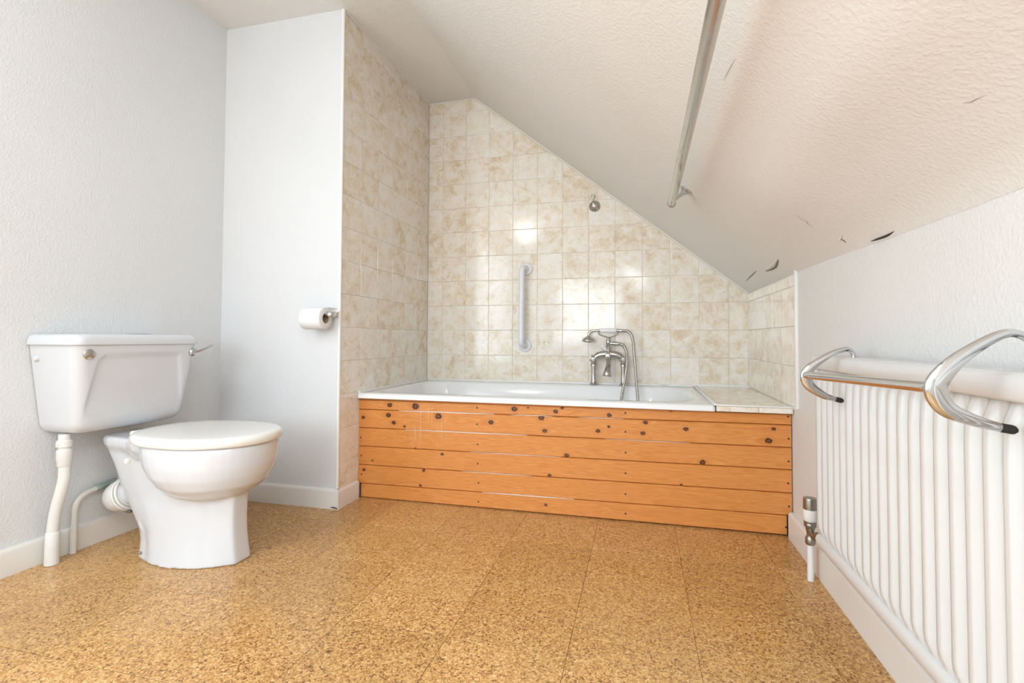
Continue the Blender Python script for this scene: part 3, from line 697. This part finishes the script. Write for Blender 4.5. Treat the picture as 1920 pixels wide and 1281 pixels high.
# cistern
NZ = 34; rings = []
def cist(z):
    t = (z - .432) / (.728 - .432)
    e = max(0, 1 - (z - .432) / .035); e = 1 - math.sqrt(max(0, 1 - e * e)) if e > 0 else 0      # rounded foot
    x1 = XL + .160 + .046 * t ** .8 - .028 * e
    ya, yb = 1.194 - .038 * t + .03 * e, 1.574 + .024 * t - .03 * e
    return XL + .004, x1, ya, yb
for k in range(NZ + 1):
    z = .432 + (.728 - .432) * (k / NZ) ** 1.15
    x0_, x1_, ya, yb = cist(z); r = .036; ring_ = []
    N1 = 10
    def arc(cx, cy, a0):
        return [(cx + r * math.cos(math.radians(a0 + 90 * i / N1)), cy + r * math.sin(math.radians(a0 + 90 * i / N1))) for i in range(N1 + 1)]
    pts = [(x0_, ya)] + arc(x1_ - r, ya + r, -90)
    pts += [(x1_, ya + r + (yb - ya - 2 * r) * i / 60) for i in range(1, 60)]
    pts += arc(x1_ - r, yb - r, 0) + [(x0_, yb)]
    for (x, y) in pts:
        if x > x1_ - .004:
            zr_ = z
            yl = 1.205 + .024 * max(0, (zr_ - .53) / .165) ; yrr = 1.548 - .03 * max(0, (zr_ - .53) / .165)
            sm = lambda v: max(0, min(1, v)) ** 2 * (3 - 2 * max(0, min(1, v)))
            rc = .03
            dx_ = max(0, (yl + rc) - y) ; dz_ = max(0, zr_ - (.696 - rc))
            dcorner = rc - math.hypot(dx_, dz_) if (dx_ > 0 or dz_ > 0) else rc
            inside = sm(dcorner / .010) * sm((yrr - y) / .010 + .5) * sm((zr_ - .45) / .12)
            x -= .0085 * inside
        ring_.append((x, y, z))
    rings.append(ring_)
cistern = MB().loft(rings).build('cistern', 'porcelain', wc, angle=60)
# lid of the cistern
def lidr(o, z, r=.04): return rrect(XL + .003, XL + .214 - o, 1.146 + o, 1.606 - o, (r, r, .006, .006), z, 10)
MB().loft([lidr(.006, .7285), lidr(.001, .730), lidr(0, .733), lidr(.002, .748), lidr(.005, .757), lidr(.012, .763), lidr(.03, .766), lidr(.09, .767)]).build('cistern_lid', 'porcelain', wc, angle=50)
MB().box(XL + .07, XL + .12, 1.41, 1.47, .7655, .7685).build('lid_insert', 'dark_steel', wc, bevel=.001)
# chrome button and flush lever
xf = cist(.70)[1]
MB().lathe([(.0170, -.006), (.0170, .003), (.0145, .005), (.0, .0054)], (xf - .001, 1.186 + .012, .699), (1, -.15, 0), 22, False).build('cover_cap', 'old_chrome', wc)
lv = MB().lathe([(.0165, -.004), (.0165, .005), (.0125, .010), (.0125, .016), (.0, .019)], (xf - .001, 1.572, .697), (1, .1, 0), 20, False).build('flush_lever', 'chrome', wc)
lp = [(xf + .012, 1.572, .698), (xf + .020, 1.585, .702), (xf + .030, 1.606, .712), (xf + .036, 1.628, .722), (xf + .038, 1.634, .725)]
MB().tube(lp, [(.008, .005), (.008, .005), (.008, .0045), (.0095, .004), (.007, .003)], 12, flat=(1, -.4, .2)).build('lever_arm', 'chrome', lv)
MB().lathe([(.012, 0), (.012, .004), (.008, .010), (.0, .012)], (XL + .03, cist(.68)[2] + .001, .685), (0, -1, 0), 16, False).build('overflow_boss', 'porcelain', wc)
# pan: pedestal, bowl and rear platform merged into one skin
mb = MB()
def outline(half, z):
    if len(half) > 9: half = half[:2] + [(p.x, p.y) for p in smoothpath([(a, b, 0) for a, b in half[1:]], 4)[1:]]
    return [(x, YC - h, z) for x, h in half] + [(x, YC + h, z) for x, h in reversed(half)]
def ped(xf_, xr_, wsc, z):
    L = xf_ - xr_
    half = [(xf_, .030), (xf_ - .004, .037 * wsc), (xf_ - .07, .078 * wsc), (xf_ - .13, .099 * wsc), (xf_ - .20, .107 * wsc), (xf_ - .27, .102 * wsc), (xr_ + .06, .084 * wsc), (xr_ + .025, .073 * wsc), (xr_ + .002, .056 * wsc), (xr_ - .008, .03)]
    return outline(half, z)
pedr = [ped(-1.309, -1.694, 1.02, 0.0), ped(-1.312, -1.690, .985, .02), ped(-1.318, -1.690, .94, .06), ped(-1.322, -1.702, .91, .10), ped(-1.324, -1.732, .90, .15), ped(-1.322, -1.762, .90, .20), ped(-1.318, -1.790, .93, .25), ped(-1.31, -1.808, .97, .30), ped(-1.30, -1.836, 1.03, .36), ped(-1.30, -1.86, 1.1, .40)]
mb.loft(pedr)
ped_o = mb
def egg(xf_, xr_, hw, z, n=40):
    cx = -1.425; out = []
    for k in range(n):
        a = 2 * math.pi * k / n; ca, sa = math.cos(a), math.sin(a)
        if ca >= 0: x = cx + (xf_ - cx) * ca; y = hw * sa
        else: x = cx - (cx - xr_) * abs(ca) ** .8; y = hw * math.copysign(abs(sa) ** .9, sa)
        out.append((x, YC + y, z))
    return out
mb.loft([egg(-1.385, -1.47, .03, .214), egg(-1.335, -1.52, .085, .220), egg(-1.290, -1.56, .128, .240), egg(-1.258, -1.60, .155, .268), egg(-1.240, -1.63, .171, .302), egg(-1.229, -1.65, .179, .338), egg(-1.225, -1.66, .182, .375), egg(-1.225, -1.66, .182, .398), egg(-1.230, -1.66, .178, .406)])
plat = [(-1.55, .150), (-1.63, .138), (-1.68, .118), (-1.73, .107), (-1.785, .101), (-1.815, .090), (-1.845, .066), (-1.855, .045)]
plat2 = [(x, h - .025) for x, h in plat]
mb.loft([outline(plat2, .345), outline([(x, h - .006) for x, h in plat], .375), outline(plat, .385), outline(plat, .408), outline([(x, h - .004) for x, h in plat], .412)])
# floor lug and side dimple ridge
mb.tube([(-1.690, YC - .058, .140), (-1.670, YC - .068, .118), (-1.655, YC - .074, .096)], [.005, .0085, .005], 10)
# outlet horn
mb.tube([(-1.68, YC, .235), (-1.74, YC, .212), (-1.82, YC, .186)], .046, 20)
pan = mb.build('pan', 'porcelain', wc, angle=180)
rm = pan.modifiers.new('skin', 'REMESH'); rm.mode = 'VOXEL'; rm.voxel_size = .0048; rm.use_smooth_shade = True
sm_ = pan.modifiers.new('soften', 'SMOOTH'); sm_.factor = .5; sm_.iterations = 13
MB().lathe([(.0045, 0), (.0045, .006), (.003, .008)], (-1.652, YC - .079, .022), (-.4, -.8, .4), 10).build('floor_screw', 'dark_steel', wc)
for yy in (YC - .06, YC + .06):
    MB().lathe([(.011, 0), (.011, .018), (.005, .019), (.005, .030)], (-1.800, YC + (yy - YC) * 1.25, .3845), (0, 0, -1), 8).build('cistern_bolt', 'dark_steel', wc)
# seat and lid
def seat_ring(d, z, n=64):
    cx = -1.435; out = []
    for k in range(n):
        a = 2 * math.pi * k / n; ca, sa = math.cos(a), math.sin(a)
        if ca >= 0: x = cx + (.223 - d) * ca; y = (.187 - d) * sa
        else:
            x = cx - (.268 - d) * abs(ca) ** .75; y = (.187 - d) * math.copysign(abs(sa) ** .92, sa)
        out.append((x, YC + y, z))
    return out
MB().loft([seat_ring(.014, .4035), seat_ring(.012, .405), seat_ring(.012, .412), seat_ring(.014, .4145)]).build('seat', 'seat', wc, angle=60)
MB().loft([seat_ring(.013, .4055), seat_ring(.004, .4062), seat_ring(.0, .4105), seat_ring(-.001, .424), seat_ring(.001, .430), seat_ring(.006, .4345), seat_ring(.014, .4365), seat_ring(.03, .4378), seat_ring(.08, .4392), seat_ring(.15, .4398)]).build('seat_lid', 'seat', wc, angle=60)
for s_ in (-1, 1):
    MB().lathe([(.011, 0), (.011, .03), (.009, .034)], (-1.688, YC + s_ * .075 - .015, .424), (0, 1, 0), 14).build('hinge', 'seat', wc)
MB().box(-1.60, -1.585, YC - .183, YC - .168, .352, .368).build('seat_buffer', 'seat', wc, bevel=.004)

# flexible waste connector behind the pan
pc = empty('pan_connector', (-1.87, YC, .18), 'white plastic waste connector between toilet pan and left wall', 'connector')
cp = smoothpath([(-1.795, YC, .195), (-1.825, YC, .184), (-1.852, YC + .006, .175), (-1.872, YC + .026, .168), (-1.884, YC + .065, .164), (-1.886, YC + .13, .160)], 5)
MB().tube(cp, [.054] * 5 + [.057] * 8 + [.054] * 13, 26).build('sleeve', 'pvc', pc)
cd = Vector((.94, 0, .34)).normalized(); cs = Vector((0, 1, 0)); cu_ = cd.cross(cs)
for i, (xx, zz_, rr) in enumerate(((-1.797, .194, .059), (-1.812, .189, .0595))):
    P = [Vector((xx, YC, zz_)) + cs * rr * math.cos(2 * math.pi * k / 40) + cu_ * rr * math.sin(2 * math.pi * k / 40) for k in range(41)]
    MB().tube(P, .0045, 8).build('clip_ring', 'seat', pc)
MB().box(-1.80, -1.775, YC - .024, YC - .006, .126, .136).build('clip_screw', 'dark_steel', pc, bevel=.002)

# overflow / supply pipes
p1 = empty('waste_pipe', (-1.905, 1.206, 0), 'thick bent white plastic pipe from the cistern down to the floor', 'pipe')
path = smoothpath([(-1.872, 1.214, .4315), (-1.872, 1.215, .36), (-1.873, 1.217, .29), (-1.882, 1.213, .235), (-1.895, 1.209, .175), (-1.901, 1.207, .12), (-1.903, 1.207, .06), (-1.903, 1.207, .001)], 8)
MB().tube(path, .0165, 18).build('pipe', 'pvc', p1)
MB().tube([(-1.9015, 1.207, .108), (-1.9015, 1.207, .105), (-1.903, 1.207, .055), (-1.903, 1.207, .001)], [.0175, .0192, .0195, .0195], 18).build('lower_sleeve', 'pvc', p1)
MB().lathe([(.0165, .0), (.0215, .004), (.0215, .022), (.018, .026)], (-1.872, 1.2145, .386), n=18).build('clamp_collar', 'pvc', p1)
MB().lathe([(.0185, 0), (.0195, .002), (.0195, .016), (.0215, .020), (.0215, .052), (.017, .056)], (-1.8725, 1.2155, .325), n=20).build('coupling', 'pvc', p1)
MB().box(-1.876, -1.868, 1.190, 1.199, .390, .404).build('clamp_screw', 'pvc', p1, bevel=.002)
p2 = empty('supply_pipe', (-1.925, 1.285, 0), 'thin painted copper pipe curving up along the left skirting behind the toilet', 'pipe')
path = smoothpath([(-1.926, 1.284, .001), (-1.926, 1.285, .06), (-1.926, 1.286, .12), (-1.926, 1.288, .155), (-1.926, 1.298, .182), (-1.926, 1.320, .197), (-1.926, 1.350, .204), (-1.926, 1.39, .211), (-1.926, 1.45, .221), (-1.926, 1.50, .228)], 7)
MB().tube(path, .0088, 14).build('pipe', 'pipe_paint', p2)
MB().tube([(-1.926, 1.284, .001), (-1.926, 1.285, .10)], .0102, 14).build('lower_sleeve', 'pipe_paint', p2)
MB().tube([(-1.926, 1.352, .2045), (-1.926, 1.356, .2052), (-1.926, 1.375, .209), (-1.926, 1.378, .2095), (-1.926, 1.42, .216), (-1.926, 1.424, .2166)], [.0095, .0125, .0125, .0105, .0105, .0092], 8).build('compression_joint', 'verdigris', p2)

# ------------------------------------------------------------------ toilet roll and holder
th = empty('toilet_roll_holder', (-1.335, YS, .868), 'chrome toilet roll holder on the white wall beside the tiled corner', 'toilet roll holder')
mb = MB()
pl_ = [( -1.41 + .105 * i / 12, .868 + .024 * math.sqrt(max(0, 1 - ((i - 6) / 6.2) ** 2))) for i in range(13)]
lo = [( -1.41 + .105 * i / 12, .868 - .020 * math.sqrt(max(0, 1 - ((i - 6) / 6.2) ** 2))) for i in range(13)]
ringp = pl_ + lo[::-1][1:-1]
cxm = sum(p[0] for p in ringp) / len(ringp)
mb.loft([[(x, YS - .0002, z) for x, z in ringp], [(x, YS - .006, z) for x, z in ringp], [(cxm + (x - cxm) * .9, YS - .009, .868 + (z - .868) * .8) for x, z in ringp]])
mb.build('backplate', 'chrome', th)
MB().tube(smoothpath([(-1.325, YS - .006, .866), (-1.316, YS - .02, .864), (-1.306, YS - .045, .860), (-1.303, YS - .062, .858), (-1.308, YS - .070, .857), (-1.325, YS - .071, .857), (-1.335, YS - .071, .857)], 5), [(.0135, .007)] * 12 + [(.012, .007)] * 19, 14, flat=(0, 0, 1)).build('arm', 'chrome', th)
MB().tube([(-1.330, YS - .071, .856), (-1.450, YS - .071, .856)], .0062, 12).build('spindle', 'chrome', th)
MB().lathe([(.0085, 0), (.010, .003), (.010, .006), (.007, .009)], (-1.436, YS - .071, .857), (-1, 0, 0), 14).build('end_knob', 'chrome', th)
tr = empty('toilet_roll', (-1.392, YS - .071, .838), 'white toilet paper roll hanging on the chrome holder', 'toilet roll')
RC = (-1.430, YS - .071, .8405)
MB().lathe([(.0225, 0), (.046, 0), (.0478, .002), (.0478, .100), (.046, .102), (.0225, .102), (.0225, 0)], RC, (1, 0, 0), 40, False).build('paper', 'paper', tr, angle=50)
MB().lathe([(.0224, .001), (.0224, .1015), (.021, .1015), (.021, .001), (.0224, .001)], RC, (1, 0, 0), 28, False).build('cardboard_core', 'card', tr)

# ------------------------------------------------------------------ radiator
RXF, RY1, RY0, RZ0, RZ1 = .485, 1.556, .30, .165, .712
rad = empty('radiator', (.52, (RY0 + RY1) / 2, RZ0), 'white fluted panel radiator along the right wall', 'radiator')
# front sheet with pressed vertical flutes
pitch = .0408; zs = [RZ0 + .036, RZ0 + .046, RZ0 + .06, RZ0 + .075, .60, .645, .66, .672]
yy = []; y = RY1 - .004
steps = int((RY1 - RY0) / (pitch / 12)); 
vs = []; fs = []
nyc = steps + 1
for zi, z in enumerate(zs):
    amp = [0, .35, .85, 1, 1, .85, .35, 0][zi]
    for i in range(nyc):
        yv = RY1 - .004 - i * (RY1 - RY0 - .008) / steps
        ph = ((RY1 - .004 - yv) / pitch) % 1.0
        pr = 0.0
        if ph < .18: pr = .5 - .5 * math.cos(math.pi * ph / .18)
        elif ph < .46: pr = 1
        elif ph < .64: pr = .5 + .5 * math.cos(math.pi * (ph - .46) / .18)
        vs.append((RXF + .0115 - .0125 * pr * amp, yv, z))
for zi in range(len(zs) - 1):
    for i in range(nyc - 1): fs.append((zi * nyc + i, zi * nyc + i + 1, (zi + 1) * nyc + i + 1, (zi + 1) * nyc + i))
MB().add(vs, fs).build('fluted_panel', 'radiator', rad, angle=70)
# lower rolled edge, upper edge, back sheet
low = [(RXF + .0105, RZ0 + .038), (RXF + .003, RZ0 + .033), (RXF - .001, RZ0 + .024), (RXF + .001, RZ0 + .010), (RXF + .006, RZ0 + .002), (RXF + .014, RZ0), (RXF + .020, RZ0 + .006), (RXF + .018, RZ0 + .038)]
MB().loft([[(x, RY1 + .004, z) for x, z in low], [(x, RY0, z) for x, z in low]]).build('lower_edge', 'radiator', rad)
MB().box(RXF + .016, RXF + .022, RY0, RY1 - .002, RZ0 + .01, RZ1 - .03).build('back_sheet', 'radiator', rad, bevel=.002)
topc = [(RXF - .002, .674), (RXF - .005, .678), (RXF - .005, .704), (RXF - .001, .711), (RXF + .005, .7135), (RXF + .012, .7135), (RXF + .012, .708), (RXF + .002, .704), (RXF + .002, .680), (RXF + .0105, .672)]
MB().loft([[(x, RY1 + .003, z) for x, z in topc], [(x, RY0 - .003, z) for x, z in topc]]).build('top_cover', 'radiator', rad, angle=50)
backc = [(RXF + .030, .7135), (RXF + .050, .7135), (RXF + .050, .66), (RXF + .046, .66), (RXF + .046, .709), (RXF + .030, .709)]
MB().loft([[(x, RY1 + .003, z) for x, z in backc], [(x, RY0 - .003, z) for x, z in backc]]).build('rear_cover', 'radiator', rad, angle=50)
gm = MB()
yv = RY1 - .01
while yv > RY0 + .01:
    gm.box(RXF + .011, RXF + .031, yv - .004, yv, .709, .7132); yv -= .016
gm.build('top_grille', 'radiator', rad, smooth=False)['kind'] = 'stuff'
for ye in (RY1, RY0):
    MB().box(RXF - .001, RXF + .049, ye - (.002 if ye == RY1 else .001), ye + (.001 if ye == RY1 else .002), .60, .709).build('end_cover', 'radiator', rad, bevel=.0008)
for yb_ in (1.35, .55): MB().box(RXF + .022, XR - .002, yb_ - .02, yb_ + .02, .30, .62).build('wall_bracket', 'radiator', rad, bevel=.002)

# thermostatic valve on its pipe
VX, VY = .517, 1.712
vv = empty('radiator_valve', (VX, VY, 0), 'radiator valve with grey cap on a white pipe rising from the floor', 'valve')
MB().lathe([(.0095, 0.0), (.0095, .128)], (VX, VY, .0), n=16).build('pipe', 'pvc', vv)
MB().lathe([(.0125, .112), (.0145, .116), (.0145, .132), (.0125, .136), (.0095, .140), (.0105, .150), (.0125, .158), (.0150, .170)], (VX, VY, 0), n=18).build('valve_body', 'dark_steel', vv)
MB().lathe([(.0150, .166), (.0175, .170), (.0180, .176), (.0168, .179), (.0180, .182), (.0180, .186)], (VX, VY, 0), n=20).build('union_nut', 'dark_steel', vv)
MB().lathe([(.0175, .186), (.0192, .192), (.0205, .200), (.0205, .214), (.0195, .222)], (VX, VY, 0), n=24).build('head_ring', 'gloss_white', vv)
MB().lathe([(.0188, .220), (.0192, .224), (.0192, .252), (.0180, .257), (.0, .258)], (VX, VY, 0), n=24, caps=False).build('grey_cap', 'dark_steel', vv)
MB().tube([(VX, VY - .004, .150), (VX, VY - .05, .150), (VX, VY - .052, .158), (VX, VY - .06, .165), (VX - .008, RY1 - .01, .183)], [.0085, .0085, .0085, .008, .008], 14).build('tail_piece', 'dark_steel', vv)

# ------------------------------------------------------------------ chrome towel rail hung over the radiator
tw = empty('towel_rail', (.40, 1.06, .60), 'chrome towel rail with two curved brackets hooked over the radiator', 'towel rail')
near = [(.503, .777, .700), (.502, .777, .735), (.496, .777, .757), (.478, .777, .766), (.456, .777, .759), (.419, .777, .732), (.396, .777, .705), (.391, .777, .686), (.402, .777, .664), (.430, .777, .650), (.457, .777, .642), (.478, .777, .638)]
far = [(.504, 1.340, .700), (.504, 1.340, .720), (.498, 1.340, .730), (.488, 1.340, .733), (.457, 1.340, .722), (.418, 1.340, .694), (.403, 1.340, .676), (.4005, 1.340, .660), (.409, 1.340, .640), (.438, 1.340, .619), (.459, 1.340, .612), (.478, 1.340, .607)]
for P in (near, far):
    sp_ = smoothpath(P, 8); n_ = len(sp_); rad_ = []
    for i in range(n_):
        t = i / (n_ - 1); b = math.exp(-((t - .62) / .20) ** 2)
        rad_.append((.0052 + .0016 * b, .0052 + .0092 * b))
    cut = n_ - 6
    hk = MB().tube(sp_[:cut], rad_[:cut], 18, flat=(0, 1, 0)).build('bracket', 'chrome', tw)
    MB().tube(sp_[cut - 1:] + [sp_[-1] + (sp_[-1] - sp_[-2]).normalized() * .003], [(.0058, .0062)] * (n_ - cut) + [(.0054, .0056)] + [(.003, .003)], 16, flat=(0, 1, 0)).build('rubber_tip', 'black_rubber', hk)
MB().tube([(.400, 1.340, .668), (.397, .777, .690)], .0088, 18).build('bar', 'chrome', tw)
for (a, b) in (((.400, 1.340, .668), -1), ((.397, .777, .690), 1)):
    MB().lathe([(.0102, 0), (.0102, .030), (.0090, .034)], a, (0, b, -.039 * b), 18).build('bar_socket', 'chrome', tw)
